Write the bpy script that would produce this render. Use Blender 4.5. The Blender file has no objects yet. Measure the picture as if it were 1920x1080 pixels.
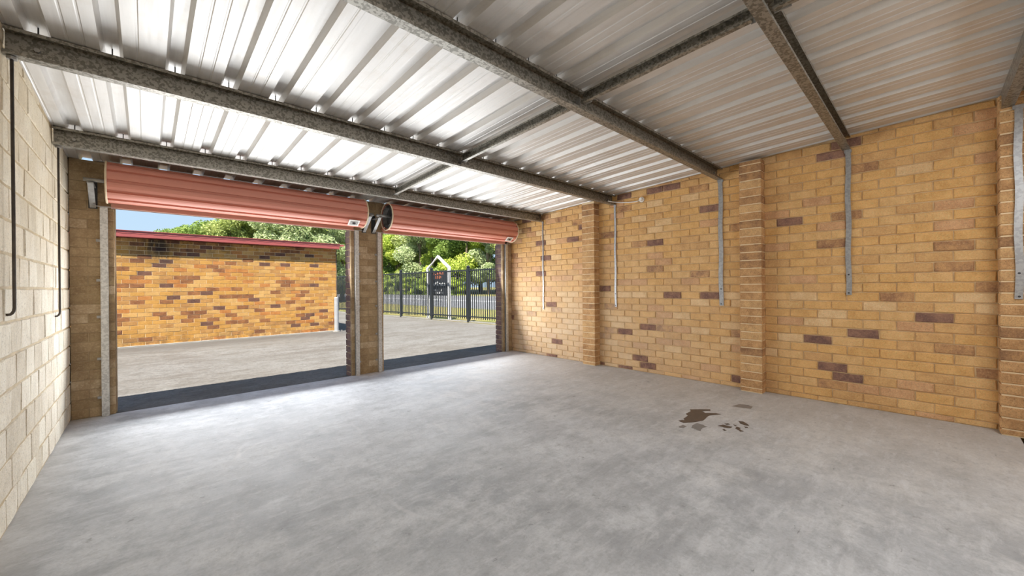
import bpy, bmesh, math, random
from mathutils import Vector, Matrix, noise
R = random.Random(7)
SC = bpy.context.scene
COL = SC.collection

# ------------------------------------------------------------------ camera, sky, sun, exposure
CAM_ROT = Matrix(((0.7303530902, -0.6830156702, -0.0085998750),
                  (-0.0077156017, 0.0043401999, -0.9999608153),
                  (0.6830262316, 0.7303908248, -0.0020999985)))   # rows: right, down, forward
EYE = Vector((0, 0, 1.2)); FPX = 733.7
cam_d = bpy.data.cameras.new('camera'); cam = bpy.data.objects.new('camera', cam_d); COL.objects.link(cam)
cam_d.sensor_width = 36; cam_d.lens = FPX * 36 / 1920; cam_d.clip_start = .02; cam_d.clip_end = 400
cr, cd, cf = CAM_ROT
cam.matrix_world = Matrix(((cr.x, -cd.x, -cf.x, EYE.x), (cr.y, -cd.y, -cf.y, EYE.y), (cr.z, -cd.z, -cf.z, EYE.z), (0, 0, 0, 1)))
SC.camera = cam

W = bpy.data.worlds.new('world'); SC.world = W; W.use_nodes = True
wn = W.node_tree.nodes; wl = W.node_tree.links
bg = wn['Background']
tc = wn.new('ShaderNodeTexCoord'); sx = wn.new('ShaderNodeSeparateXYZ'); wr = wn.new('ShaderNodeValToRGB')
wl.new(tc.outputs['Generated'], sx.inputs[0]); wl.new(sx.outputs['Z'], wr.inputs[0]); wl.new(wr.outputs[0], bg.inputs['Color'])
e = wr.color_ramp.elements
e[0].position = 0.0; e[0].color = (.62, .82, 1, 1)
e[1].position = .9; e[1].color = (.36, .60, 1, 1)
bg.inputs['Strength'].default_value = 0.95

SUN_EL, SUN_AZ = math.radians(63.2), math.radians(50)     # azimuth measured from -Y towards -X
to_sun = Vector((-math.cos(SUN_EL) * math.sin(SUN_AZ), -math.cos(SUN_EL) * math.cos(SUN_AZ), math.sin(SUN_EL)))
sun_d = bpy.data.lights.new('sun', 'SUN'); sun = bpy.data.objects.new('sun', sun_d); COL.objects.link(sun)
sun_d.energy = 16.0; sun_d.angle = math.radians(.6); sun_d.color = (1, .94, .84)
sun.rotation_euler = to_sun.to_track_quat('Z', 'Y').to_euler()

# unseen fill lights added in both door openings and behind the camera
for (xa, xb, watt) in ((-.22, 2.055, 66), (2.518, 4.84, 55)):
    ld = bpy.data.lights.new('doorway_fill', 'AREA'); ld.shape = 'RECTANGLE'; ld.size = xb - xa - .1; ld.size_y = 1.4
    lo_ = bpy.data.objects.new('doorway_fill', ld); COL.objects.link(lo_); lo_.location = ((xa + xb) / 2, 5.36, .85)
    lo_.rotation_euler = (math.radians(-108), 0, 0); ld.energy = watt; ld.color = (.95, .975, 1)
ld = bpy.data.lights.new('rear_fill', 'AREA'); ld.shape = 'RECTANGLE'; ld.size = 4.4; ld.size_y = 1.0
lo_ = bpy.data.objects.new('rear_fill', ld); COL.objects.link(lo_); lo_.location = (2.1, -1.15, 2.2)
lo_.rotation_euler = (math.radians(38), 0, 0); ld.energy = 86; ld.color = (.95, .975, 1)

SC.view_settings.view_transform = 'Standard'; SC.view_settings.look = 'None'
SC.view_settings.exposure = 0.05; SC.view_settings.gamma = 1.0; SC.view_settings.use_curve_mapping = False
SC.cycles.max_bounces = 10; SC.cycles.diffuse_bounces = 6; SC.cycles.glossy_bounces = 4
SC.cycles.sample_clamp_indirect = 6.0
SC.cycles.use_denoising = True; SC.cycles.use_light_tree = False

# ------------------------------------------------------------------ helpers
class MB:
    """collects quads, boxes, tubes; build() links them as one mesh object"""
    def __init__(s): s.v = []; s.f = []; s.m = []
    def add(s, vs, fs, mi=0):
        o = len(s.v); s.v += [tuple(v) for v in vs]; s.f += [tuple(i + o for i in f) for f in fs]; s.m += [mi] * len(fs)
        return s
    def box(s, x0, x1, y0, y1, z0, z1, mi=0):
        return s.add([(x0, y0, z0), (x1, y0, z0), (x1, y1, z0), (x0, y1, z0), (x0, y0, z1), (x1, y0, z1), (x1, y1, z1), (x0, y1, z1)],
                     [(0, 3, 2, 1), (4, 5, 6, 7), (0, 1, 5, 4), (1, 2, 6, 5), (2, 3, 7, 6), (3, 0, 4, 7)], mi)
    def tube(s, pts, r, n=10, caps=True, mi=0):
        pts = [Vector(p) for p in pts]; rs = r if isinstance(r, (list, tuple)) else [r] * len(pts)
        rings = []; up = Vector((0, 0, 1))
        d0 = (pts[1] - pts[0]).normalized()
        if abs(d0.z) > .9: up = Vector((1, 0, 0))
        a = d0.cross(up).normalized()
        for i, p in enumerate(pts):
            d = (pts[min(i + 1, len(pts) - 1)] - pts[max(i - 1, 0)]).normalized()
            a = (a - d * a.dot(d)).normalized(); b = d.cross(a)
            rings.append([p + (a * math.cos(t) + b * math.sin(t)) * rs[i] for t in [2 * math.pi * k / n for k in range(n)]])
        vs = [v for r_ in rings for v in r_]; fs = []
        for i in range(len(pts) - 1):
            for k in range(n):
                fs.append((i * n + k, i * n + (k + 1) % n, (i + 1) * n + (k + 1) % n, (i + 1) * n + k))
        if caps:
            fs.append(tuple(reversed(range(n)))); fs.append(tuple((len(pts) - 1) * n + k for k in range(n)))
        return s.add(vs, fs, mi)
    def prism(s, prof, axis, a, b, mi=0, closed=True, caps=True):
        """prof: 2D points; axis 'x': (y,z) swept in x from a to b; 'y': (x,z); 'z': (x,y)"""
        def P(p, t): return {'x': (t, p[0], p[1]), 'y': (p[0], t, p[1]), 'z': (p[0], p[1], t)}[axis]
        n = len(prof); vs = [P(p, a) for p in prof] + [P(p, b) for p in prof]
        fs = [(k, (k + 1) % n, n + (k + 1) % n, n + k) for k in range(n if closed else n - 1)]
        if caps and closed: fs += [tuple(reversed(range(n))), tuple(range(n, 2 * n))]
        return s.add(vs, fs, mi)
    def mesh(s, name, mats, smooth=False):
        me = bpy.data.meshes.new(name); me.from_pydata(s.v, [], s.f)
        for m in (mats if isinstance(mats, (list, tuple)) else [mats]): me.materials.append(m)
        if any(s.m): me.polygons.foreach_set('material_index', s.m)
        if smooth: me.polygons.foreach_set('use_smooth', [True] * len(s.f))
        me.validate(); 
        bm = bmesh.new(); bm.from_mesh(me); bmesh.ops.recalc_face_normals(bm, faces=bm.faces); bm.to_mesh(me); bm.free()
        return me
    def build(s, name, mats, parent=None, loc=(0, 0, 0), smooth=False):
        return put(name, s.mesh(name, mats, smooth), parent, loc)

def put(name, me, parent=None, loc=(0, 0, 0), rz=0, scale=None):
    o = bpy.data.objects.new(name, me); COL.objects.link(o); o.location = loc; o.rotation_euler = (0, 0, rz)
    if scale: o.scale = scale
    if parent: o.parent = parent
    return o
def tag(o, label=None, cat=None, group=None, kind=None):
    for k, v in (('label', label), ('category', cat), ('group', group), ('kind', kind)):
        if v: o[k] = v
    return o
def empty(name, loc=(0, 0, 0), rz=0, **k):
    o = bpy.data.objects.new(name, None); COL.objects.link(o); o.location = loc; o.rotation_euler = (0, 0, rz); o.empty_display_size = .1
    return tag(o, **k)
def copy_tree(o, parent=None):
    c = o.copy(); COL.objects.link(c)
    if parent: c.parent = parent
    for ch in o.children: copy_tree(ch, c)
    return c
def proj(p):
    q = CAM_ROT @ (Vector(p) - EYE)
    if q.z < .05: return None
    return 960 + FPX * q.x / q.z, 540 + FPX * q.y / q.z, q.z

# ------------------------------------------------------------------ materials
class NT:
    def __init__(s, name):
        s.m = bpy.data.materials.new(name); s.m.use_nodes = True
        s.n = s.m.node_tree.nodes; s.l = s.m.node_tree.links; s.b = s.n['Principled BSDF']
        g = s.n.new('ShaderNodeNewGeometry'); s.pos = g.outputs['Position']; s.geo = g
    def noise(s, scale, detail=4, rough=.55, vec=None, stretch=None):
        t = s.n.new('ShaderNodeTexNoise'); t.inputs['Scale'].default_value = scale; t.inputs['Detail'].default_value = detail; t.inputs['Roughness'].default_value = rough
        v = vec or s.pos
        if stretch: v = s.scale(v, stretch)
        s.l.new(v, t.inputs['Vector']); return t.outputs['Fac']
    def scale(s, v, st):
        m = s.n.new('ShaderNodeMapping'); m.inputs['Scale'].default_value = st; s.l.new(v, m.inputs['Vector']); return m.outputs[0]
    def vor(s, scale, feat='F1', out='Color', vec=None):
        t = s.n.new('ShaderNodeTexVoronoi'); t.feature = feat; t.inputs['Scale'].default_value = scale; s.l.new(vec or s.pos, t.inputs['Vector']); return t.outputs[out]
    def ramp(s, fac, stops):
        r = s.n.new('ShaderNodeValToRGB'); s.l.new(fac, r.inputs[0]); el = r.color_ramp.elements
        while len(el) < len(stops): el.new(.5)
        for e_, (p, c) in zip(el, stops):
            e_.position = p; e_.color = tuple(c) + (1,) if len(c) == 3 else c
        return r.outputs[0]
    def gray(s, fac, a, b, va=0, vb=1):
        m = s.n.new('ShaderNodeMapRange'); s.l.new(fac, m.inputs[0])
        for i, v in ((1, a), (2, b), (3, va), (4, vb)): m.inputs[i].default_value = v
        return m.outputs[0]
    def mix(s, fac, a, b, mode='MIX'):
        m = s.n.new('ShaderNodeMix'); m.data_type = 'RGBA'; m.blend_type = mode
        for i, v in ((0, fac), (6, a), (7, b)):
            if isinstance(v, (int, float)): m.inputs[i].default_value = v
            elif isinstance(v, tuple): m.inputs[i].default_value = v + (1,) if len(v) == 3 else v
            else: s.l.new(v, m.inputs[i])
        return m.outputs[2]
    def math(s, op, a, b=0.0):
        m = s.n.new('ShaderNodeMath'); m.operation = op
        for i, v in ((0, a), (1, b)):
            if isinstance(v, (int, float)): m.inputs[i].default_value = v
            else: s.l.new(v, m.inputs[i])
        return m.outputs[0]
    def sep(s, v=None):
        x = s.n.new('ShaderNodeSeparateXYZ'); s.l.new(v or s.pos, x.inputs[0]); return x.outputs
    def set(s, color=None, rough=None, metal=None, bump=None, bdist=.003, bstr=.5, spec=None, **kw):
        def si(k, v):
            if isinstance(v, (int, float)): s.b.inputs[k].default_value = v
            elif isinstance(v, tuple): s.b.inputs[k].default_value = v + (1,) if len(v) == 3 else v
            else: s.l.new(v, s.b.inputs[k])
        if color is not None: si('Base Color', color)
        if rough is not None: si('Roughness', rough)
        if metal is not None: si('Metallic', metal)
        if spec is not None: si('Specular IOR Level', spec)
        for k, v in kw.items(): si(k.replace('_', ' '), v)
        if bump is not None:
            b = s.n.new('ShaderNodeBump'); b.inputs['Distance'].default_value = bdist; b.inputs['Strength'].default_value = bstr
            s.l.new(bump, b.inputs['Height']); s.l.new(b.outputs[0], s.b.inputs['Normal'])
        return s.m

def brick_mat(name, c1, c2, speck=(.10, .06, .035), amt=.1, sc=1.0, rough=.9, extra=None, rel=1.0):
    t = NT(name)
    f = t.noise(10 * sc, 6, .7); c = t.mix(t.gray(f, .37, .62), c1, c2)
    tone = t.noise(1.7, 3, .6); c = t.mix(t.math('MULTIPLY', t.gray(tone, .4, .7), .22), c, tuple(min(1, v * 1.3) for v in c1))
    grain = t.noise(170 * sc, 4, .7); c = t.mix(t.math('MULTIPLY', t.gray(grain, .52, .66), min(1, amt * 4.5)), c, speck)
    pale = t.noise(85 * sc, 5, .7); c = t.mix(t.math('MULTIPLY', t.gray(pale, .52, .66), .38), c, tuple(min(.85, v * 1.5 + .06) for v in c1))
    if extra: c = extra(t, c)
    h = t.math('ADD', t.noise(30 * sc, 6, .72), t.math('MULTIPLY', grain, .6))
    return t.set(color=c, rough=rough, bump=h, bdist=.008 * rel, bstr=.8, spec=.15)

M = {}
# buff bricks of the garage's right wall, from pale buff to purple brown
def pale_extra(t, c):
    # paler mix in the lower courses and towards the doors
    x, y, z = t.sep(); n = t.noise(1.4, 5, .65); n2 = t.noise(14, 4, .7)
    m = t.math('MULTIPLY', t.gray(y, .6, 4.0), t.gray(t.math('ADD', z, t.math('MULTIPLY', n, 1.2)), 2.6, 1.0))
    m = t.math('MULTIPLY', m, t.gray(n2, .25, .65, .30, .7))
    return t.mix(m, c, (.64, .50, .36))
BUFF = [brick_mat('brick_buff', (.76, .475, .215), (.63, .37, .15), extra=pale_extra),
        brick_mat('brick_golden', (.755, .45, .18), (.62, .345, .125), extra=pale_extra),
        brick_mat('brick_tan', (.69, .415, .18), (.55, .31, .13), extra=pale_extra),
        brick_mat('brick_pale', (.80, .55, .30), (.68, .43, .21), extra=pale_extra),
        brick_mat('brick_rose', (.68, .40, .21), (.53, .29, .145), amt=.14, extra=pale_extra),
        brick_mat('brick_brown', (.60, .345, .155), (.27, .135, .08), amt=.14, extra=pale_extra),
        brick_mat('brick_purple', (.33, .185, .125), (.15, .085, .075), amt=.1)]
BUFF_W = [32, 22, 20, 6, 10, 8, 5]
PILA = [brick_mat('pier_brick_brown', (.62, .365, .17), (.37, .195, .085), amt=.2),
        brick_mat('pier_brick_tan', (.67, .415, .195), (.47, .27, .125), amt=.18),
        brick_mat('pier_brick_dark', (.50, .285, .13), (.22, .12, .07), amt=.2)]
PILA_W = [6, 4, 3]
WASH = [brick_mat('washed_brick_a', (.46, .34, .20), (.33, .23, .13), amt=.1),
        brick_mat('washed_brick_b', (.39, .285, .16), (.28, .19, .105), amt=.1),
        brick_mat('washed_brick_c', (.55, .43, .285), (.37, .26, .15), amt=.1)]
WASH_W = [5, 4, 2]
PURP = [brick_mat('face_brick_purple', (.25, .17, .155), (.13, .09, .09), amt=.1),
        brick_mat('face_brick_plum', (.30, .195, .165), (.17, .11, .105), amt=.1)]
PURP_W = [1, 1]
def far_extra(t, c):
    # black mould that ran down from the roof edge
    x, y, z = t.sep()
    n1 = t.noise(5.5, 6, .75); n2 = t.noise(3.4, 6, .75, stretch=(3.0, 1, .5))
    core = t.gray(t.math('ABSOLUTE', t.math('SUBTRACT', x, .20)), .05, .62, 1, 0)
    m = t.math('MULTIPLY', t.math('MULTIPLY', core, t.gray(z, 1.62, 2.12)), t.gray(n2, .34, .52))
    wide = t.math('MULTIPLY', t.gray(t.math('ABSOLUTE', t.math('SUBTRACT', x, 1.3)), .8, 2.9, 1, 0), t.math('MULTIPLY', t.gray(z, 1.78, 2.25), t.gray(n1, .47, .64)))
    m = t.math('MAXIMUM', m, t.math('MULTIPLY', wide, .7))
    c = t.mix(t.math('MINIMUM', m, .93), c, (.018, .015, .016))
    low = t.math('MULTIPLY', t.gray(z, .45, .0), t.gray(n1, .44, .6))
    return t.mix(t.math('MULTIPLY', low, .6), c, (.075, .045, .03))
FAR = [brick_mat('far_brick_gold', (0.422, 0.229, 0.062), (0.354, 0.180, 0.044), sc=.5, amt=.05, extra=far_extra, rel=.4),
       brick_mat('far_brick_buff', (0.451, 0.271, 0.097), (0.385, 0.212, 0.066), sc=.5, amt=.05, extra=far_extra, rel=.4),
       brick_mat('far_brick_orange', (0.391, 0.176, 0.053), (0.303, 0.117, 0.034), sc=.5, amt=.05, extra=far_extra, rel=.4),
       brick_mat('far_brick_tan', (0.370, 0.201, 0.066), (0.274, 0.134, 0.047), sc=.5, amt=.06, extra=far_extra, rel=.4),
       brick_mat('far_brick_brown', (0.266, 0.117, 0.044), (0.133, 0.056, 0.031), sc=.5, amt=.06, extra=far_extra, rel=.4),
       brick_mat('far_brick_dark', (0.148, 0.071, 0.047), (0.074, 0.042, 0.034), sc=.5, amt=.05, extra=far_extra, rel=.4)]
FAR_W = [24, 20, 9, 20, 13, 4]
def block_extra(t, c):
    x, y, z = t.sep(); n = t.noise(2.2, 4, .6)
    flu = t.noise(9, 5, .75, stretch=(1, 5, .5)); c = t.mix(t.math('MULTIPLY', t.gray(flu, .52, .64), .3), c, (.40, .35, .27))
    pit = t.noise(75, 4, .75); c = t.mix(t.math('MULTIPLY', t.gray(pit, .56, .63), .5), c, (.25, .21, .15))
    yel = t.math('MULTIPLY', t.gray(z, 1.0, 2.0), t.gray(n, .3, .7, .35, 1))
    return t.mix(t.math('MULTIPLY', yel, .5), c, (.66, .54, .34))
BLK = [brick_mat('block_grey', (.76, .69, .57), (.66, .59, .47), speck=(.30, .25, .18), amt=.13, sc=.9, extra=block_extra, rel=.7),
       brick_mat('block_light', (.82, .76, .64), (.72, .65, .53), speck=(.32, .27, .2), amt=.11, sc=.9, extra=block_extra, rel=.7),
       brick_mat('block_dull', (.69, .62, .50), (.58, .51, .40), speck=(.27, .22, .16), amt=.16, sc=.9, extra=block_extra, rel=.7)]
BLK_W = [4, 4, 2]

def plain(name, c1, c2, sc=8, rough=.85, bd=.002, metal=0.0, bs=.4):
    t = NT(name); f = t.noise(sc, 5, .6)
    return t.set(color=t.mix(t.gray(f, .35, .65), c1, c2), rough=rough, metal=metal, bump=t.noise(sc * 9, 4, .6), bdist=bd, bstr=bs)
M['mortar_tan'] = plain('mortar_tan', (.60, .42, .23), (.45, .30, .155), 14)
M['mortar_pale'] = plain('mortar_pale', (.76, .60, .38), (.66, .50, .30), 14)
M['mortar_block'] = plain('mortar_block', (.52, .41, .25), (.38, .295, .175), 10)
M['mortar_wash'] = plain('mortar_wash', (.44, .325, .195), (.32, .23, .135), 8)
M['mortar_dark'] = plain('mortar_dark', (.12, .095, .09), (.09, .07, .07), 10)
M['mortar_far'] = plain('mortar_far', (.62, .49, .32), (.52, .39, .235), 6)

def floor_mat():
    t = NT('polished_concrete')
    warp = t.noise(.8, 3, .5)
    big = t.noise(.85, 7, .68); mid = t.noise(2.6, 7, .7); sweep = t.noise(1.7, 6, .65, stretch=(1.0, 3.0, 1)); fine = t.noise(70, 4, .65); cloud = t.noise(5.5, 6, .7)
    c = t.ramp(big, [(.32, (0.317, 0.331, 0.350)), (.47, (0.437, 0.451, 0.469)), (.62, (0.552, 0.570, 0.593))])
    c = t.mix(t.math('MULTIPLY', t.gray(mid, .48, .60), .6), c, (0.626, 0.644, 0.662))
    c = t.mix(t.math('MULTIPLY', t.gray(sweep, .50, .64), .32), c, (0.244, 0.253, 0.262))
    c = t.mix(t.math('MULTIPLY', t.gray(cloud, .51, .64), .36), c, (0.262, 0.271, 0.281))
    x, y, z = t.sep()
    warm = t.math('MULTIPLY', t.gray(t.math('ADD', x, t.math('MULTIPLY', t.math('SUBTRACT', mid, .5), 3.0)), 2.4, 4.3), .5)
    c = t.mix(warm, c, (.535, .49, .43))
    c = t.mix(t.math('MULTIPLY', t.gray(fine, .42, .72), .24), c, (.22, .22, .22))
    grit = t.noise(19, 9, .8); c = t.mix(t.math('MULTIPLY', t.gray(grit, .5, .62), .38), c, (.27, .275, .285))
    wipe = t.noise(7, 8, .75, stretch=(.55, 1.9, 1)); c = t.mix(t.math('MULTIPLY', t.gray(wipe, .52, .63), .32), c, (.66, .675, .69))
    marks = t.noise(4.2, 5, .8, stretch=(1.2, 3.4, 1)); c = t.mix(t.math('MULTIPLY', t.gray(marks, .66, .70), .6), c, (.13, .13, .13))
    spots = t.noise(11, 3, .6); c = t.mix(t.math('MULTIPLY', t.gray(spots, .68, .75), .5), c, (.13, .12, .115))
    chips = t.noise(38, 2, .5); c = t.mix(t.math('MULTIPLY', t.gray(chips, .73, .76), .6), c, (.72, .72, .71))
    # pale curved scuff arcs left by tyres
    for (cx, cy, r0) in ((1.55, 2.05, .55), (1.1, 3.0, .75), (.9, 3.4, .42)):
        dx = t.math('SUBTRACT', x, cx); dy = t.math('SUBTRACT', y, cy)
        d = t.math('SQRT', t.math('ADD', t.math('MULTIPLY', dx, dx), t.math('MULTIPLY', dy, dy)))
        ring = t.gray(t.math('ABSOLUTE', t.math('SUBTRACT', d, r0)), .004, .018, 1, 0)
        ring = t.math('MULTIPLY', ring, t.gray(t.noise(1.6, 2), .5, .62))
        c = t.mix(t.math('MULTIPLY', ring, .3), c, (.66, .66, .66))
    dust = t.math('MULTIPLY', t.gray(t.math('ADD', x, t.math('MULTIPLY', mid, .2)), -.5, -.22, 1, 0), .45)
    c = t.mix(dust, c, (.46, .41, .34))
    return t.set(color=c, rough=t.gray(mid, .3, .7, .55, .75), bump=grit, bdist=.003, bstr=.45, spec=.3)
M['floor'] = floor_mat()
def yard_mat():
    t = NT('yard_concrete')
    n = t.noise(.6, 7, .7); g = t.noise(30, 5, .8); st = t.noise(1.4, 7, .78, stretch=(.7, 1.7, 1)); p = t.noise(6, 7, .8, stretch=(.8, 1.5, 1))
    c = t.ramp(n, [(.32, (.098, .090, .080)), (.5, (.122, .116, .108)), (.66, (.137, .134, .127))])
    c = t.mix(t.math('MULTIPLY', t.gray(st, .48, .58), .55), c, (.066, .056, .045))
    c = t.mix(t.math('MULTIPLY', t.gray(p, .5, .6), .5), c, (.060, .052, .043))
    c = t.mix(t.math('MULTIPLY', t.gray(g, .5, .62), .6), c, (.042, .037, .032))
    x, y, z = t.sep()
    damp = t.math('MULTIPLY', t.gray(t.math('ADD', y, t.math('MULTIPLY', t.math('SUBTRACT', n, .5), 1.6)), 10.1, 11.0), t.gray(x, 5.5, 4.0, 0, .7))
    c = t.mix(damp, c, (.045, .041, .038))
    return t.set(color=c, rough=.85, bump=g, bdist=.01, bstr=.6)
M['yard'] = yard_mat()
def zinc_mat():
    t = NT('zincalume_sheet')
    st = t.noise(7, 4, .6, stretch=(8, .35, 8)); sp = t.noise(30, 3, .6); dirt = t.noise(5, 6, .7)
    c = t.mix(t.gray(st, .3, .7), (.66, .645, .62), (.74, .725, .70))
    c = t.mix(t.math('MULTIPLY', t.gray(dirt, .52, .68), .28), c, (.56, .50, .43))
    return t.set(color=c, metal=.6, rough=t.gray(st, .3, .7, .46, .58), bump=sp, bdist=.0006, bstr=.15)
M['zinc'] = zinc_mat()
def galv_mat(name, lo, hi, sc=55, metal=.55, rough=.5):
    t = NT(name)
    n0 = t.noise(sc * .5, 3, .6)
    v = t.vor(sc, out='Color', vec=None); n = t.noise(sc * .9, 4, .7)
    g = t.math('MULTIPLY', t.math('ADD', t.sep(v)[0], t.math('MULTIPLY', n, 1.6)), .4)
    c = t.mix(t.gray(g, .44, .56), lo, hi)
    return t.set(color=c, metal=metal, rough=rough, bump=n, bdist=.0006, bstr=.25)
M['purlin'] = galv_mat('spangled_galvanised_steel', (.185, .175, .15), (.345, .33, .29), 80, .8, .45)
M['galv'] = galv_mat('galvanised_strap', (.33, .335, .34), (.40, .405, .41), 60, .7, .45)
M['track'] = galv_mat('galvanised_track', (.48, .475, .455), (.62, .615, .59), 70, .6, .42)
M['rod'] = plain('dark_rod', (.10, .085, .07), (.06, .05, .045), 20, .55, metal=.5)
M['drum'] = plain('roller_red', (.60, .24, .175), (.57, .225, .165), 1.5, .5, .0)
M['rail'] = plain('bottom_rail_paint', (.60, .38, .31), (.55, .345, .28), 4, .45, .0)
M['drum_lip'] = plain('cream_edge', (.72, .60, .42), (.6, .47, .32), 18, .6)
M['drum_in'] = plain('drum_core', (.055, .05, .045), (.03, .028, .026), 12, .7)
M['steel'] = plain('bracket_steel', (.40, .39, .37), (.3, .29, .275), 25, .45, metal=.6)
M['dark_steel'] = plain('dark_bracket', (.07, .07, .072), (.04, .04, .042), 25, .5, metal=.4)
M['white'] = plain('white_plastic', (.80, .79, .75), (.74, .73, .69), 10, .4)
M['roof_red'] = plain('red_roof_steel', (0.320, 0.076, 0.072), (0.288, 0.068, 0.064), 3, .45)
M['timber_dark'] = plain('dark_batten', (.10, .07, .05), (.07, .05, .04), 8, .8)
M['bollard'] = plain('bollard_paint', (0.320, 0.328, 0.344), (0.272, 0.280, 0.292), 6, .5)
M['fence'] = plain('fence_charcoal', (.018, .021, .026), (.014, .017, .021), 6, .45)
M['sign_white'] = plain('sign_post_white', (.62, .62, .64), (.56, .56, .58), 6, .45)
M['sign_panel'] = plain('sign_panel_charcoal', (.026, .029, .037), (.022, .025, .032), 3, .5)
M['sign_orange'] = plain('sign_orange', (.75, .22, .10), (.72, .2, .09), 3, .5)
M['sign_text'] = plain('sign_text_white', (.85, .85, .85), (.82, .82, .82), 3, .5)
M['road'] = plain('road_asphalt', (0.132, 0.134, 0.148), (0.112, 0.114, 0.126), 1.2, .9)
M['line'] = plain('road_paint', (.75, .75, .75), (.68, .68, .68), 3, .8)
M['kerb'] = plain('pale_concrete', (0.272, 0.260, 0.240), (0.216, 0.204, 0.184), 5, .85)
M['verge'] = plain('verge_grass', (0.140, 0.148, 0.028), (0.192, 0.152, 0.052), .8, .95, .02)
M['pit'] = plain('black_gap', (.012, .012, .012), (.008, .008, .008), 8, .9)
M['bark'] = plain('bark', (.22, .17, .12), (.13, .10, .075), 5, .95, .01)
M['stain'] = plain('damp_stain', (.10, .075, .06), (.075, .06, .05), 18, .5)
M['stain_faint'] = plain('faint_stain', (.235, .215, .20), (.20, .185, .17), 18, .55)
M['oil_grey'] = plain('grey_stain', (.215, .21, .205), (.19, .185, .18), 18, .5)
def leaf_mat(name, c1, c2):
    t = NT(name); n = t.noise(1.1, 4, .6); n2 = t.noise(9, 2, .5)
    c = t.mix(t.gray(n, .35, .65), c1, c2); c = t.mix(t.gray(n2, .4, .6, 0, .5), c, tuple(v * .6 for v in c1))
    t.set(color=c, rough=.6, spec=.3)
    tr = t.n.new('ShaderNodeBsdfTranslucent'); t.l.new(c, tr.inputs[0]); mx = t.n.new('ShaderNodeMixShader'); mx.inputs[0].default_value = .35
    out = t.n['Material Output']; t.l.new(t.b.outputs[0], mx.inputs[1]); t.l.new(tr.outputs[0], mx.inputs[2]); t.l.new(mx.outputs[0], out.inputs[0])
    return t.m
LEAF = [leaf_mat('leaf_bright', (0.576, 0.662, 0.122), (0.360, 0.475, 0.079)), leaf_mat('leaf_olive', (0.490, 0.533, 0.194), (0.288, 0.389, 0.115)),
        leaf_mat('leaf_dark', (0.317, 0.418, 0.101), (0.173, 0.274, 0.065)), leaf_mat('leaf_grey', (0.547, 0.605, 0.346), (0.346, 0.446, 0.209))]

# ------------------------------------------------------------------ masonry
def brick_mesh(L, H, D, seed, ch=.004, jit=.0016):
    """brick with a worn, slightly uneven arris: 4 x 2 front points, a chamfer ring and a back"""
    r = random.Random(seed); j = lambda a=1.0: r.uniform(-jit, jit) * a
    x, z = L / 2, H / 2; cols = (-1, -.36, .33, 1)
    def ring(dx, dz, y, k):
        return [(c * (x - dx) + j(k), y + j(k * .8), -(z - dz) + j(k)) for c in cols] + [(c * (x - dx) + j(k), y + j(k * .8), (z - dz) + j(k)) for c in reversed(cols)]
    vs = ring(ch, ch, 0, 1.0) + ring(0, 0, ch, .7) + [(-x, D, -z), (x, D, -z), (x, D, z), (-x, D, z)]
    fs = [(0, 1, 6, 7), (1, 2, 5, 6), (2, 3, 4, 5)]
    fs += [(k, 8 + k, 8 + (k + 1) % 8, (k + 1) % 8) for k in range(8)]
    fs += [(8, 16, 17, 11, 10, 9), (11, 17, 18, 12), (12, 18, 19, 15, 14, 13), (15, 19, 16, 8)]
    return vs, fs
class Masonry:
    """bricks placed one by one; the largest in view become objects, the rest one joined part"""
    def __init__(s, parent, mats, weights, L, H, D, rz, name='brick', ch=.004, jit=.0016, proud=.0022):
        s.p = parent; s.mats = mats; s.w = weights; s.rz = rz; s.name = name; s.proud = proud
        s.L, s.H = L, H
        s.shapes = [brick_mesh(L, H, D, 100 + i, ch, jit) for i in range(4)]; s.cache = {}; s.items = []
    def add(s, c, sx=1.0, tone=None, sz=1.0):
        t = tone if tone is not None else R.choices(range(len(s.mats)), s.w)[0]
        pr = R.uniform(-s.proud, s.proud)
        n = Vector((math.sin(s.rz), -math.cos(s.rz), 0))
        s.items.append((Vector(c) + n * pr, sx, sz, t, R.randrange(4)))
    def finish(s, limit=300):
        def area(it):
            q = proj(it[0])
            if not q or not (-60 < q[0] < 1980 and -60 < q[1] < 1140): return 0
            return it[1] * it[2] / q[2] ** 2
        s.items.sort(key=area, reverse=True)
        own = [i for i in s.items[:limit] if area(i) > 0]; rest = s.items[len(own):]
        for c, sx, sz, t, sh in own:
            k = (t, sh)
            if k not in s.cache:
                b = MB(); b.add(*s.shapes[sh]); s.cache[k] = b.mesh(s.name, s.mats[t])
            put(s.name, s.cache[k], s.p, c, s.rz, (sx, 1, sz))
        if rest:
            b = MB(); ca, sa = math.cos(s.rz), math.sin(s.rz)
            for c, sx, sz, t, sh in rest:
                vs, fs = s.shapes[sh]
                b.add([(c.x + x * sx * ca - y * sa, c.y + x * sx * sa + y * ca, c.z + z * sz) for x, y, z in vs], fs, t)
            tag(b.build(s.name + 'work', s.mats, s.p), kind='stuff')

CRS, BL = .0893, .2347            # brick course and brick length with their joints
XL, XR, YF = -.52, 5.07, 5.43     # inside faces of left, right and front wall
YB = -1.3                          # the garage runs on behind the camera
def roof_z(y): return 2.475 + .047 * (4.62 - y)

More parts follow.
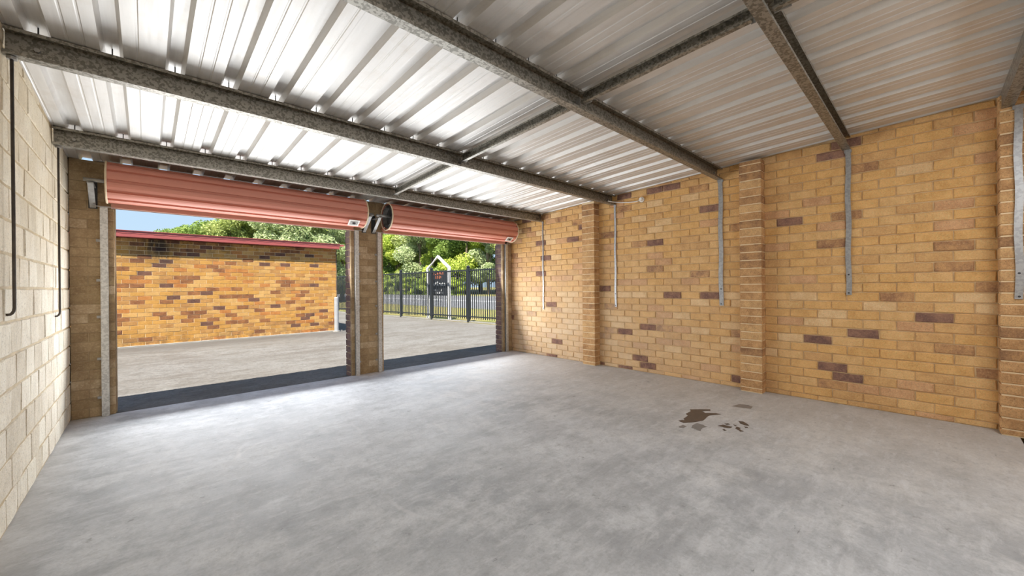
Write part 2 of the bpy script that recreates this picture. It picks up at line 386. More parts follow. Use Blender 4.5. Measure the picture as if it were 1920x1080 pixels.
# floor slab
fl = tag(MB().add([(-.75, -.47, 0), (5.3, -.47, 0), (5.3, 5.44, 0), (-.75, 5.44, 0), (-.75, -.47, -.1), (5.3, -.47, -.1), (5.3, 5.44, -.1), (-.75, 5.44, -.1)],
         [(0, 1, 2, 3), (7, 6, 5, 4), (0, 4, 5, 1), (1, 5, 6, 2), (2, 6, 7, 3), (3, 7, 4, 0)]).build('floor', M['floor']),
         'smooth grey polished concrete garage floor', 'floor', kind='structure')
MB().box(-.75, 5.3, -.62, -.475, -.1, -.06).build('black_gap', M['pit'], fl)
MB().box(-.75, 5.3, YB, -.625, -.1, 0).build('rear_slab', M['floor'], fl)

STAINS = [
 ('stain', [(3.845, 1.596), (3.919, 1.531), (3.981, 1.462), (3.939, 1.444), (3.868, 1.491), (3.84, 1.455), (3.904, 1.374), (3.896, 1.337), (3.806, 1.388), (3.763, 1.402), (3.678, 1.389), (3.597, 1.387), (3.491, 1.431), (3.422, 1.479), (3.447, 1.534), (3.486, 1.526), (3.5, 1.503), (3.537, 1.528), (3.638, 1.536), (3.694, 1.57), (3.789, 1.568)]),
 ('oil_grey', [(3.403, 1.402), (3.504, 1.398), (3.496, 1.348), (3.471, 1.298), (3.411, 1.32), (3.332, 1.299), (3.329, 1.329), (3.351, 1.379)]),
 ('oil_grey', [(3.314, 1.47), (3.371, 1.462), (3.361, 1.424), (3.302, 1.427), (3.285, 1.453)]),
 ('stain', [(3.562, 1.246), (3.621, 1.226), (3.62, 1.151), (3.572, 1.153), (3.553, 1.199)]),
 ('stain', [(3.651, 1.225), (3.688, 1.208), (3.674, 1.183), (3.637, 1.2)]),
 ('stain', [(3.495, 1.192), (3.518, 1.182), (3.498, 1.154), (3.471, 1.163)]),
 ('stain', [(3.811, 1.166), (3.83, 1.128), (3.792, 1.087), (3.745, 1.057), (3.731, 1.099), (3.755, 1.132)]),
 ('stain', [(3.68, 1.168), (3.692, 1.156), (3.672, 1.129), (3.651, 1.139)]),
 ('stain', [(3.605, 1.129), (3.65, 1.122), (3.645, 1.091), (3.603, 1.095), (3.574, 1.053), (3.548, 1.07)]),
 ('stain', [(3.694, 1.088), (3.706, 1.067), (3.689, 1.047), (3.671, 1.065)]),
 ('stain_faint', [(4.233, 1.35), (4.363, 1.324), (4.395, 1.253), (4.355, 1.203), (4.279, 1.192), (4.255, 1.252)])]
for mat, pts in STAINS:
    n = len(pts); ring = []
    for i in range(n):       # rounded, slightly ragged outline
        a = Vector(pts[i] + (0,)); b_ = Vector(pts[(i + 1) % n] + (0,))
        for k in range(4):
            p = a.lerp(b_, k / 4); w = noise.noise(p * 40) * .007; ring.append((p.x + w, p.y - w, .0008))
    me = bpy.data.meshes.new('stain'); bm = bmesh.new()
    vs = [bm.verts.new(p) for p in ring]; vb = [bm.verts.new((p[0], p[1], .0001)) for p in ring]
    f = bm.faces.new(vs); m = len(vs)
    for i in range(m): bm.faces.new((vs[i], vb[i], vb[(i + 1) % m], vs[(i + 1) % m]))
    bmesh.ops.triangulate(bm, faces=[f]); bmesh.ops.recalc_face_normals(bm, faces=bm.faces); bm.to_mesh(me); bm.free(); me.materials.append(M[mat])
    put('stain', me, fl)

# right wall of buff brick, with three piers
wr_ = tag(MB().add([(XR + .008, YB, -.1), (XR + .23, YB, -.1), (XR + .23, 5.50, -.1), (XR + .008, 5.50, -.1),
                    (XR + .008, YB, roof_z(YB) + .0005), (XR + .23, YB, roof_z(YB) + .0005), (XR + .23, 5.50, roof_z(5.50) + .0005), (XR + .008, 5.50, roof_z(5.50) + .0005)],
                   [(0, 1, 2, 3), (4, 5, 6, 7), (0, 1, 5, 4), (1, 2, 6, 5), (2, 3, 7, 6), (3, 0, 4, 7)]).build('wall_right', M['mortar_tan']),
          'right garage wall of buff and brown bricks', 'wall', kind='structure')
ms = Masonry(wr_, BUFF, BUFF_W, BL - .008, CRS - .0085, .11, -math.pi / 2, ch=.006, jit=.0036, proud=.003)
Z0 = 1.032 - 12 * CRS
for k in range(31):
    zc = Z0 + (k + .5) * CRS; off = .0 if (k - 10) % 2 else BL / 2
    j0 = .919 - BL * 10 + off
    for i in range(34):
        a, b_ = j0 + i * BL, j0 + (i + 1) * BL
        a2, b2 = max(a, YB), min(b_, YF + .1)
        if b2 - a2 < .05: continue
        zt = roof_z((a2 + b2) / 2) - .003
        if zc - CRS / 2 > zt - .02: continue
        sz = 1.0; zz = zc
        if zc - CRS / 2 < 0: continue_low = True
        lo, hi = max(zc - CRS / 2, 0.002), min(zc + CRS / 2, zt)
        sz = (hi - lo - .0085) / (CRS - .0085); zz = (lo + hi) / 2
        if sz < .15: continue
        tone = None
        yc = (a2 + b2) / 2
        if yc > 3.0 and zc < 1.1 and R.random() < .22: tone = 3
        elif yc < 3.0 and zc > .2 and R.random() < .20: tone = 1
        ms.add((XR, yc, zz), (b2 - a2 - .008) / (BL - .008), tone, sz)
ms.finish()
def pier(y0, y1, dep):
    p = MB().box(XR - dep + .006, XR + .01, y0 + .006, y1 - .006, 0, roof_z(y1) - .03).build('pier', M['mortar_pale'], wr_)
    top = roof_z(y1) - .03
    m_ = Masonry(p, PILA, PILA_W, (y1 - y0), CRS - .011, dep + .004, -math.pi / 2, ch=.005, proud=.0015)
    k = 0
    while True:
        lo = Z0 + CRS * (k + 1) if k else .003
        if k: lo = Z0 + CRS * (k + 0)
        hi = Z0 + CRS * (k + 1)
        if k == 0: lo = .003
        k += 1
        if hi - lo < .03: continue
        if lo > top - .03: break
        hi = min(hi, top)
        m_.add((XR - dep, (y0 + y1) / 2, (lo + hi) / 2), 1, None, (hi - lo - .011) / (CRS - .011))
    m_.finish()
    return p
pier(3.46, 3.69, .13); pier(1.265, 1.485, .13); pier(-.60, -.375, .14)

# left wall of pale concrete blocks
wl_ = tag(MB().add([(XL - .2, YB, -.1), (XL - .004, YB, -.1), (XL - .004, 5.50, -.1), (XL - .2, 5.50, -.1),
                    (XL - .2, YB, roof_z(YB) + .0005), (XL - .004, YB, roof_z(YB) + .0005), (XL - .004, 5.50, roof_z(5.50) + .0005), (XL - .2, 5.50, roof_z(5.50) + .0005)],
                   [(0, 1, 2, 3), (4, 5, 6, 7), (0, 1, 5, 4), (1, 2, 6, 5), (2, 3, 7, 6), (3, 0, 4, 7)]).build('wall_left', M['mortar_block']),
          'left garage wall of pale grey concrete blocks', 'wall', kind='structure')
BK, BKH = .2365, .1762
mb_ = Masonry(wl_, BLK, BLK_W, BK - .004, BKH - .012, .12, math.pi / 2, name='block', ch=.005, jit=.003, proud=.003)
for k in range(-1, 17):
    lo, hi = .162 + k * BKH, .162 + (k + 1) * BKH
    off = 0 if (k - 4) % 2 else BK / 2
    for i in range(-24, 12):
        a, b_ = 3.642 + off + i * BK, 3.642 + off + (i + 1) * BK
        a2, b2 = max(a, YB), min(b_, YF + .1)
        if b2 - a2 < .04: continue
        zt = roof_z((a2 + b2) / 2) - .003; l2, h2 = max(lo, .002), min(hi, zt)
        if h2 - l2 < .04: continue
        mb_.add((XL, (a2 + b2) / 2, (l2 + h2) / 2), (b2 - a2 - .004) / (BK - .004), None, (h2 - l2 - .012) / (BKH - .012))
mb_.finish()

# front wall: three brick piers and a lintel over both doors
wf = tag(MB().box(XL - .2, XR + .23, YF + .03, 5.50, 2.03, roof_z(5.50) + .0005).build('wall_front', M['mortar_wash']),
         'front garage wall of brown brick piers between two roller door openings', 'wall', kind='structure')
MB().box(-7, XL - .205, YF + .03, 5.52, -.1, roof_z(5.52) + .010).build('next_bay_wall', M['mortar_wash'], wf)
MB().box(XR + .235, 9, YF + .03, 5.50, -.1, roof_z(5.50) + .0005).build('next_bay_wall', M['mortar_wash'], wf)
OP = [(-.22, 2.055), (2.518, 4.84)]
def front_pier(x0, x1, jamb_left):
    p = MB().box(x0 + .005, x1 - .005, YF + .005, 5.61, -.1, 2.10).build('pier', M['mortar_wash'], wf)
    MB().box(x0 + .005, x1 - .005, YF + .005, 5.50, 2.10, roof_z(5.50)).build('pier_top', M['mortar_wash'], p)
    m_ = Masonry(p, WASH, WASH_W, BL - .006, CRS - .006, .05, 0, ch=.003, jit=.001, proud=.0012)
    for k in range(29):
        lo = k * CRS; hi = lo + CRS; top = roof_z(YF) - .02
        if lo > top - .03: break
        hi = min(hi, top); a = x0 - (0 if k % 2 else BL / 2)
        while a < x1 - .01:
            l, r_ = max(a, x0), min(a + BL, x1); a += BL
            if r_ - l < .03: continue
            m_.add(((l + r_) / 2, YF, (lo + hi) / 2 + .001), (r_ - l - .006) / (BL - .006), None, (hi - lo - .006) / (CRS - .006))
    m_.finish()
    if jamb_left:      # purple face bricks seen on the jamb
        q = Masonry(p, PURP, PURP_W, .087, CRS - .012, .12, -math.pi / 2, ch=.004, proud=.001)
        for k in range(23):
            lo = k * CRS - .05
            if k % 2:
                q.add((x0, 5.515, lo + CRS / 2), .080 / .087); q.add((x0, 5.60, lo + CRS / 2), .080 / .087)
            else: q.add((x0, 5.558, lo + CRS / 2), .168 / .087)
        q.finish()
    else: MB().box(x0 + .01, x1 + .003, YF + .052, 5.62, 0, 2.03).build('jamb', M['mortar_wash'], p)
    return p
front_pier(XL + .002, OP[0][0], False); front_pier(OP[0][1], OP[1][0], True); front_pier(OP[1][1], XR - .002, True)

tag(MB().box(XL - .2, XR + .23, YB - .12, YB - .005, -.1, roof_z(YB) + .0005).build('wall_back', M['mortar_tan']), 'rear garage wall', 'wall', kind='structure')

# ------------------------------------------------------------------ ceiling of ribbed roof sheets
PITCH, RIB0 = .2725, -.403
ce = empty('ceiling', (0, 0, 2.5), label='ribbed bare metal roof sheets of the garage ceiling', cat='ceiling', kind='structure')
def sheet_profile(i0, n):
    pr = []
    for i in range(i0, i0 + n):
        c = RIB0 + i * PITCH
        # pan left of rib with two small stiffeners, then the rib
        l = c - PITCH / 2
        pts = [(l, 0)] if i == i0 else []
        pts += [(c - .046, 0), (c - .029, .040), (c + .029, .040), (c + .046, 0)]
        p0 = c + .046; w = PITCH - .092
        for s_ in (.33, .67):
            q = p0 + w * s_; pts += [(q - .007, 0), (q - .003, .0028), (q + .003, .0028), (q + .007, 0)]
        pr += pts
    c = RIB0 + (i0 + n - 1) * PITCH
    pr = [p for p in pr if p[0] <= c + PITCH / 2] + [(c + PITCH / 2 + .022, 0)]
    return pr
y0, y1 = YB - .125, 5.52
for s_ in range(8):
    i0 = -1 + 3 * s_; pr = sheet_profile(i0, 3)
    if pr[0][0] > XR + .1: break
    b = MB(); n = len(pr); lap = -.0006 * s_
    for y in (y0, y1): b.v += [(x, y, roof_z(y) + z + .001 + lap - 2.5) for x, z in pr]
    b.f = [(k, k + 1, n + k + 1, n + k) for k in range(n - 1)]; b.m = [0] * len(b.f)
    b.build('roof_sheet', M['zinc'], ce)

# purlins: lipped channels open to the camera side
PY = [(4.60, 'first galvanised purlin, right above the roller doors'), (3.165, 'second galvanised purlin back from the roller doors'),
      (1.70, 'third galvanised purlin, in the middle of the roof'), (.53, 'fourth galvanised purlin, rear right of the roof'),
      (-.45, 'last galvanised purlin, at the top right corner of the picture')]
PD, PW = .138, .062
def channel(y, zt, d=PD, w=PW, lip=.018, t=.003):
    # (y,z) outline of a C section, open towards -y
    return [(y, zt), (y + w, zt), (y + w, zt - d), (y, zt - d), (y, zt - d + lip), (y + t, zt - d + lip), (y + t, zt - d + t), (y + w - t, zt - d + t),
            (y + w - t, zt - t), (y + t, zt - t), (y + t, zt - lip), (y, zt - lip)]
for y, lab in PY:
    zt = roof_z(y + PW) - .002
    root = empty('purlin', (2.27, y, zt - PD), label=lab, cat='purlin', group='galvanised roof purlins')
    prof = [(a - y, b - zt + PD) for a, b in channel(y, zt)]
    MB().prism(prof, 'x', XL - 2.27 + .002, XR - 2.27 - .002).build('channel', M['purlin'], root)
    b = MB()
    for i in range(0, 21):
        x = RIB0 + i * PITCH
        if XL + .05 < x < XR - .05: b.tube([(x - 2.27, .03, PD), (x - 2.27, .03, PD + .044)], .0035, 6)
    tag(b.build('roof_screw', M['dark_steel'], root), kind='stuff')
    for x in (XL + .11, XR - .12):          # bolted cleat at each end
        MB().tube([(x - 2.27, PW - .02, PD / 2), (x - 2.27, PW - .008, PD / 2)], .012, 6).build('bolt', M['steel'], root)

# bridging bars between the purlins
for i in range(4):
    (ya, la), (yb, lb) = PY[i], PY[i + 1]
    y_hi, y_lo = ya, yb + PW
    L_ = y_hi - y_lo
    zc = roof_z((y_hi + y_lo) / 2) - .105
    root = empty('bridging_bar', (2.27, (y_hi + y_lo) / 2, zc), cat='bridging bar', group='bridging bars between purlins',
                 label=('thin steel bridging bar nearest the doors, between first and second purlins', 'thin steel bridging bar between the second and third purlins from the doors',
                        'thin steel bridging bar between the third and fourth purlins', 'short steel bridging bar behind the fourth purlin, top right')[i])
    sl = -.047
    def sw(prof, y0_, y1_):
        b = MB(); n = len(prof)
        for yy in (y0_, y1_): b.v += [(x, yy, z + sl * yy) for x, z in prof]
        b.f = [(k, (k + 1) % n, n + (k + 1) % n, n + k) for k in range(n)] + [tuple(reversed(range(n))), tuple(range(n, 2 * n))]; b.m = [0] * len(b.f)
        return b
    pr = [(.0, 0), (.034, 0), (.034, .012), (.032, .012), (.032, .002), (.002, .002), (.002, .068), (.032, .068), (.032, .058), (.034, .058), (.034, .07), (0, .07)]
    pr = [(.034 - x, z) for x, z in pr]
    sw(pr, -L_ / 2 + .03, L_ / 2 - .002).build('bar', M['purlin'], root)
    for s_ in (-1, 1):
        yy = s_ * (L_ / 2 - .02); z0_ = sl * yy
        MB().box(.035, .04, yy - .055, yy + .018, z0_ - .004, z0_ + .066).build('end_clip', M['steel'], root)
        MB().tube([(.028, yy - .03, z0_ + .034), (.05, yy - .03, z0_ + .034)], .011, 6).build('bolt', M['steel'], root)

# ------------------------------------------------------------------ tie-down straps on the walls
zb = [.809, .899, .957, 1.095, 1.074]; wdt = [.026, .03, .048, .042, .042]; yc_ = [4.612, 3.173, 1.722, .55, -.468]
labs = ['thin galvanised strap nearest the roller doors, hanging on the brick wall', 'galvanised strap just right of the first brick pier, below the white cable',
        'galvanised strap just left of the middle brick pier', 'galvanised strap in the bay between the middle and right hand brick piers',
        'wide galvanised strap in front of the brick pier at the right edge']
for k in range(5):
    xw = XR - .145 if k == 4 else XR - .006
    zt = roof_z(yc_[k]) - PD - .004
    root = empty('wall_strap', (xw, yc_[k], zt), label=labs[k], cat='strap', group='tie straps hanging on the right wall')
    b = MB(); w = wdt[k] / 2; H = zt - zb[k]; n = 12
    bow = [.004 * math.sin(j / n * math.pi) + (.008 if j == n else 0) * 0 for j in range(n + 1)]
    vs = []; fs = []
    for j in range(n + 1):
        z = -H * j / n; dx = -.002 - bow[j]; dy = .004 * math.sin(j * 1.3 + k)
        vs += [(dx - .003, dy - w, z), (dx - .003, dy + w, z), (dx, dy + w, z), (dx, dy - w, z)]
    for j in range(n):
        for q in range(4): fs.append((4 * j + q, 4 * j + (q + 1) % 4, 4 * j + 4 + (q + 1) % 4, 4 * j + 4 + q))
    fs += [(0, 1, 2, 3), tuple(4 * n + q for q in (3, 2, 1, 0))]
    b.add(vs, fs); b.build('strap', M['galv'], root)
    for hz in ((.02, .20) if k != 1 else (.02, .19)):
        MB().tube([(-.0052, 0, -H + hz), (-.0075, 0, -H + hz)], .008, 8).build('nail', M['dark_steel'], root)
    MB().box(-.008, -.001, -w * 1.3, w * 1.3, -.03, .0).build('top_tab', M['galv'], root)
for (y, z0_, r_, lab) in ((4.64, 1.0, .0065, 'dark steel hook rod nearest the doors on the block wall'), (3.20, 1.077, .0068, 'dark steel hook rod at the left edge on the block wall')):
    zt = roof_z(y) - PD - .003
    root = empty('hook_rod', (XL + .028, y, zt), label=lab, cat='rod', group='hook rods on the block wall')
    pts = [(0, 0, 0), (0, .0, -(zt - z0_) + .04)] + [(-.018 + .018 * math.cos(t), 0, -(zt - z0_) + .04 - .035 * math.sin(t)) for t in (.5, 1.0, 1.4)] + [(-.026, 0, -(zt - z0_) + .004)]
    MB().tube(pts, r_, 8).build('rod', M['rod'], root, smooth=True)
    MB().tube([(0, 0, -.002), (0, 0, -.016)], .02, 6).build('nut', M['steel'], root)

# white lamp holder and its cable on the right wall
lh = empty('lamp_holder', (XR, 2.745, 2.405), label='round white lamp holder high on the brick wall', cat='lamp holder')
MB().tube([(0, 0, 0), (-.018, 0, 0)], .036, 20).build('base', M['white'], lh, smooth=False)
MB().tube([(-.018, 0, 0), (-.03, 0, 0), (-.055, 0, 0)], [.03, .026, .022], 16).build('socket', M['white'], lh)
pts = [(XR - .012, 2.76, 2.40), (XR - .01, 2.84, 2.393), (XR - .012, 2.95, 2.40), (XR - .012, 3.06, 2.415), (XR - .03, 3.14, 2.43), (XR - .09, 3.155, 2.431), (XR - .2, 3.152, 2.428)]
pts[-3:] = [(XR - .03, 3.12, 2.425), (XR - .10, 3.15, 2.427), (XR - .22, 3.155, 2.424)]
tag(MB().tube(pts, .0075, 8).build('cable', M['white'], smooth=True), 'white cable running along brick wall from lamp holder to purlin', 'cable')

# ------------------------------------------------------------------ roller doors
def roller_door(idx, xa, xb, lab, cen=(5.215, 2.205), rad=.185):
    """xa..xb: ends of the rolled drum; guides stand beside the opening"""
    op = OP[idx]
    d = empty('door_%d' % (idx + 1), ((xa + xb) / 2, cen[0], 0), label=lab, cat='roller door', kind='structure')
    ox = -(xa + xb) / 2; oy = -cen[0]
    # drum: trapezoid corrugations wrapped on a circle
    prof = []; N = 12
    for i in range(N):
        a0 = 2 * math.pi * i / N + .16
        for fr, rr in ((0, rad), (.70, rad), (.73, rad - .018), (.97, rad - .018)):
            for_steps = [fr]
            prof.append((a0 + 2 * math.pi / N * fr, rr))
            if fr in (0,):
                prof.append((a0 + 2 * math.pi / N * .2, rad + .002)); prof.append((a0 + 2 * math.pi / N * .4, rad + .002))
    outl = [(cen[0] + oy + r_ * math.cos(a), cen[1] + r_ * math.sin(a)) for a, r_ in prof]
    b = MB(); b.prism(outl, 'x', xa + ox + .01, xb + ox - .01, caps=False); b.build('rolled_curtain', M['drum'], d)
    # inner layers at both ends: rings of the wound sheet
    for s_, x in ((-1, xa), (1, xb)):
        b = MB()
        for rr in (.160, .148, .136, .125):
            ring = []; n = 48
            for k in range(n):
                w = .004 * math.cos(k / n * 2 * math.pi * 12 + rr * 60)
                ring.append((cen[0] + oy + (rr + w) * math.cos(2 * math.pi * k / n), cen[1] + (rr + w) * math.sin(2 * math.pi * k / n)))
            b.prism(ring, 'x', x + ox - s_ * .012, x + ox - s_ * .2, caps=False)
        b.build('wound_sheet', M['steel'], d)
        MB().tube([(x + ox - s_ * .1, oy + cen[0], cen[1]), (x + ox - s_ * .06, oy + cen[0], cen[1])], .125, 32).build('drum_wheel', M['drum_in'], d)
        b = MB(); n = 48
        pts = [(x + ox - s_ * .004, cen[0] + oy + (rad + .003) * math.cos(2 * math.pi * k / n), cen[1] + (rad + .003) * math.sin(2 * math.pi * k / n)) for k in range(n + 1)]
        b.tube(pts, .008, 6, caps=False); b.build('edge_strip', M['drum_lip'], d)
    # hanging end of the curtain in the guides, and its bottom rail
    yc = 5.39 + oy; b = MB(); zz = [2.30, 2.24, 2.232, 2.19, 2.182, 2.12, 2.112, 2.07, 2.062, 2.035]
    prf = []
    for i, z in enumerate(zz): prf.append((yc + (.0 if (i // 2) % 2 == 0 else .012), z))
    prf2 = prf + [(y + .003, z) for y, z in reversed(prf)]
    b.prism(prf2, 'x', op[0] - .03 + ox, op[1] + .03 + ox); b.build('curtain', M['drum'], d)
    rail = MB().box(op[0] - .02 + ox, op[1] + .02 + ox, yc - .012, yc + .018, 1.992, 2.04)
    rail.box(op[0] - .02 + ox, op[1] + .02 + ox, yc - .035, yc + .03, 1.992, 1.998)
    rail.build('bottom_rail', M['rail'], d)
    # guide channels
    for x, s_ in ((op[0] - .07, 1), (op[1] + .07, -1)):
        xo = x + ox; g = [(xo - .026, YF - .045 + oy), (xo + .026, YF - .045 + oy), (xo + .026, YF - .03 + oy), (xo + .023, YF - .03 + oy), (xo + .023, YF - .042 + oy), (xo - .023, YF - .042 + oy), (xo - .023, YF - .003 + oy), (xo + .026, YF - .003 + oy), (xo + .026, YF - .001 + oy), (xo - .026, YF - .001 + oy)]
        if s_ < 0: g = [(2 * xo - a, b_) for a, b_ in g]
        gd = MB().prism(g, 'z', .001, 2.0).build('guide_channel', M['track'], d)
        for z in (.18, .55, .95, 1.30, 1.68):
            MB().box(xo - s_ * .027, xo - s_ * .055, YF - .012 + oy, YF - .0005 + oy, z - .012, z + .012).build('fixing_lug', M['steel'], gd)
        # lead-in plate at the guide top
        z0_ = 2.0
        MB().box(xo - .06, xo + .07, YF - .06 + oy, YF - .05 + oy, z0_ - .004, z0_ + .004).build('top_stop', M['steel'], gd)
    # locking plate fixed to the low front of the drum at its right end
    a = math.radians(232); cx, cy = (xb + ox - .17), cen[0] + oy + (rad + .01) * math.cos(a); cz = cen[1] + (rad + .01) * math.sin(a)
    tv = Vector((0, -math.sin(a), math.cos(a))); nv = Vector((0, math.cos(a), math.sin(a)))
    def plate(hw, hh, t0, t1, name, mat, par):
        b = MB(); vs = []
        for t in (t0, t1):
            for sx_, sy_ in ((-1, -1), (1, -1), (1, 1), (-1, 1)):
                vs.append(Vector((cx + sx_ * hw, cy, cz)) + tv * (sy_ * hh) + nv * t)
        b.add(vs, [(0, 1, 2, 3), (7, 6, 5, 4), (0, 1, 5, 4), (1, 2, 6, 5), (2, 3, 7, 6), (3, 0, 4, 7)]); return b.build(name, mat, par)
    pl = plate(.068, .05, 0, .006, 'lock_plate', M['white'], d)
    plate(.05, .03, .006, .009, 'lock_slot', M['steel'], pl)
    plate(.018, .008, .009, .02, 'lock_bolt', M['dark_steel'], pl)
    # axle and wall brackets at both ends
    for s_, x in ((-1, xa), (1, xb)):
        xe = x + s_ * .145 if idx == 0 or s_ < 0 else x + .09
        MB().tube([(x + ox - s_ * .09, oy + cen[0], cen[1] + .005), (xe + ox, oy + cen[0], cen[1] + .005)], .017, 12).build('axle', M['steel'], d, smooth=True)
        xm = (x + s_ * .10 if not (idx == 1 and s_ > 0) else x + .06) + ox
        br = MB().box(xm - .022, xm + .022, oy + cen[0] - .03, YF - .0005 + oy, cen[1] - .03, cen[1] - .02).build('bracket', M['steel'], d)
        # diagonal strut from axle down to the wall
        b = MB(); p0 = Vector((xm, oy + cen[0] - .015, cen[1] - .022)); p1 = Vector((xm, YF - .008 + oy, cen[1] - .215))
        t = (p1 - p0).normalized(); nn = Vector((0, -t.z, t.y)) * .004
        for hw, n0 in ((.02, 1),):
            vs = [p0 + Vector((-hw, 0, 0)) - nn, p0 + Vector((hw, 0, 0)) - nn, p0 + Vector((hw, 0, 0)) + nn, p0 + Vector((-hw, 0, 0)) + nn,
                  p1 + Vector((-hw, 0, 0)) - nn, p1 + Vector((hw, 0, 0)) - nn, p1 + Vector((hw, 0, 0)) + nn, p1 + Vector((-hw, 0, 0)) + nn]
            b.add(vs, [(0, 3, 2, 1), (4, 5, 6, 7), (0, 1, 5, 4), (1, 2, 6, 5), (2, 3, 7, 6), (3, 0, 4, 7)])
        b.build('strut', M['steel'], br)
        MB().box(xm - .03, xm + .03, YF - .006 + oy, YF - .0004 + oy, cen[1] - .225, cen[1] + .03).build('wall_plate', M['dark_steel'], br)
        for z in (-.19, -.10, .0): MB().tube([(xm, YF - .016 + oy, cen[1] + z), (xm, YF - .005 + oy, cen[1] + z)], .013, 6).build('bolt', M['dark_steel'], br)
    return d
roller_door(0, -.262, 2.14, 'rolled up red brown roller door over the left opening')
roller_door(1, 2.475, 4.875, 'rolled up red brown roller door over the right opening')

# ------------------------------------------------------------------ outside
gy = tag(MB().add([(-30, 5.44, -.012), (8.6, 5.44, -.012), (6.9, 24.5, -.012), (-30, 24.5, -.012)], [(0, 1, 2, 3)]).build('driveway', M['yard']), 'weathered grey concrete driveway between the buildings', 'driveway', kind='structure')
rear = tag(MB().add([(-30, -25, -.11), (30, -25, -.11), (30, 5.44, -.11), (-30, 5.44, -.11)], [(0, 1, 2, 3)]).build('ground', M['yard']), 'concrete ground around the garage', 'ground', kind='structure')
def fx(y): return 8.24 - .107 * (y - 11.05)       # the fence line
vg = tag(MB().add([(8.6, 2, -.02), (40, 2, -.02), (40, 90, -.02), (-40, 90, -.02), (-40, 24.5, -.02), (6.9, 24.5, -.02), (8.6, 5.44, -.02)], [tuple(range(7))]).build('verge', M['verge']), 'yellow green grass verge behind the fence', 'verge', kind='structure')
def rz_(x): return -.01 + max(0, x - 13.7) / 8.3 * .44
rd = tag(MB().add([(13.7, 2, rz_(13.7)), (22, 2, rz_(22)), (22, 90, rz_(22)), (13.7, 90, rz_(13.7))], [(0, 1, 2, 3)]).build('road', M['road']), 'pale grey road beyond the fence', 'road', kind='structure')
MB().add([(17.6, 2, rz_(17.6) + .006), (17.78, 2, rz_(17.78) + .006), (17.78, 90, rz_(17.78) + .006), (17.6, 90, rz_(17.6) + .006)], [(0, 1, 2, 3)]).build('road_line', M['line'], rd)
bk = tag(MB().add([(22, 2, rz_(22) - .02), (45, 2, 1.2), (45, 90, 1.2), (22, 90, rz_(22) - .02)], [(0, 1, 2, 3)]).build('bank', M['verge']), 'grassy bank under the trees across the road', 'bank', kind='structure')

# storage building opposite
BY = 11.58
sb = empty('storage_building', (0.8, BY, 0), label='low brick storage building with red roof edge across the driveway', cat='building')
fwl = MB().box(-4.0 - .8, 3.965 - .8, .004, 4.5, -.05, 2.30).build('wall', M['mortar_far'], sb)
m_ = Masonry(fwl, FAR, FAR_W, BL - .007, CRS - .0075, .1, 0, ch=.002, proud=.0015)
for k in range(26):
    lo = .004 + k * CRS; hi = min(lo + CRS, 2.315)
    if hi - lo < .04: break
    a = 3.97 - .8 - 34 * BL - (BL / 2 if k % 2 else 0)
    while a < 3.97 - .8 - .02:
        l, r_ = max(a, -4.8), min(a + BL, 3.97 - .8); a += BL
        if r_ - l < .04: continue
        m_.add(((l + r_) / 2, 0, (lo + hi) / 2), (r_ - l - .007) / (BL - .007), None, (hi - lo - .0075) / (CRS - .0075))
# positions were local to the wall; sort them by their true place
_it = m_.items; off = Vector((.8, BY, 0))
m_.items = sorted(_it, key=lambda i: -(1 / ((i[0] + off - EYE).length ** 2) if (proj(i[0] + off) and 205 < proj(i[0] + off)[0] < 660) else 0))
def finish_local(m, lim=300):
    own, rest = m.items[:lim], m.items[lim:]
    for c, sx_, sz, t, sh in own:
        k = (t, sh)
        if k not in m.cache:
            b = MB(); b.add(*m.shapes[sh]); m.cache[k] = b.mesh('brick', m.mats[t])
        put('brick', m.cache[k], m.p, c, 0, (sx_, 1, sz))
    b = MB()
    for c, sx_, sz, t, sh in rest:
        vs, fs = m.shapes[sh]; b.add([(c.x + x * sx_, c.y + y, c.z + z * sz) for x, y, z in vs], fs, t)
    tag(b.build('brickwork', m.mats, m.p), kind='stuff')
finish_local(m_)
b = MB(); b.prism([(-.13, 2.325), (-.105, 2.325), (-.105, 2.318), (.02, 2.318), (.02, 2.452), (-.13, 2.452)], 'x', -4.85, 4.02 - .8)
rt = b.build('roof_edge', M['roof_red'], sb)
b = MB(); x = -4.8
while x < 4.0 - .8:       # scalloped ends of the roof sheet turned over the edge
    b.prism([(x, 2.405), (x + .08, 2.393), (x + .16, 2.393), (x + .24, 2.405), (x + .24, 2.45), (x, 2.45)], 'y', -.134, -.1295); x += .255
tag(b.build('scallop', M['roof_red'], rt), kind='stuff')
b = MB()
b.add([(-4.85, -.146, 2.462), (3.23, -.146, 2.462), (3.23, 4.5, 2.58), (-4.85, 4.5, 2.58), (-4.85, -.146, 2.45), (3.23, -.146, 2.45), (3.23, 4.5, 2.56), (-4.85, 4.5, 2.56)],
      [(0, 1, 2, 3), (7, 6, 5, 4), (0, 1, 5, 4), (1, 2, 6, 5), (2, 3, 7, 6), (3, 0, 4, 7)])
b.build('roof', M['roof_red'], sb)
MB().box(-4.85, 3.3, -.07, .01, -.02, .02).build('footing', M['kerb'], sb)
MB().box(3.155, 3.185, .0, .05, 0, 2.3).build('corner_downpipe', M['timber_dark'], sb)

bo = empty('bollard', (3.925, 11.47, -.012), label='white painted steel bollard at the corner of the storage building', cat='bollard')
MB().tube([(0, 0, 0), (0, 0, .955), (0, 0, .967)], [.06, .06, .05], 18).build('post', M['bollard'], bo, smooth=False)
MB().tube([(0, 0, .0), (0, 0, .018)], .10, 16).build('base', M['kerb'], bo)

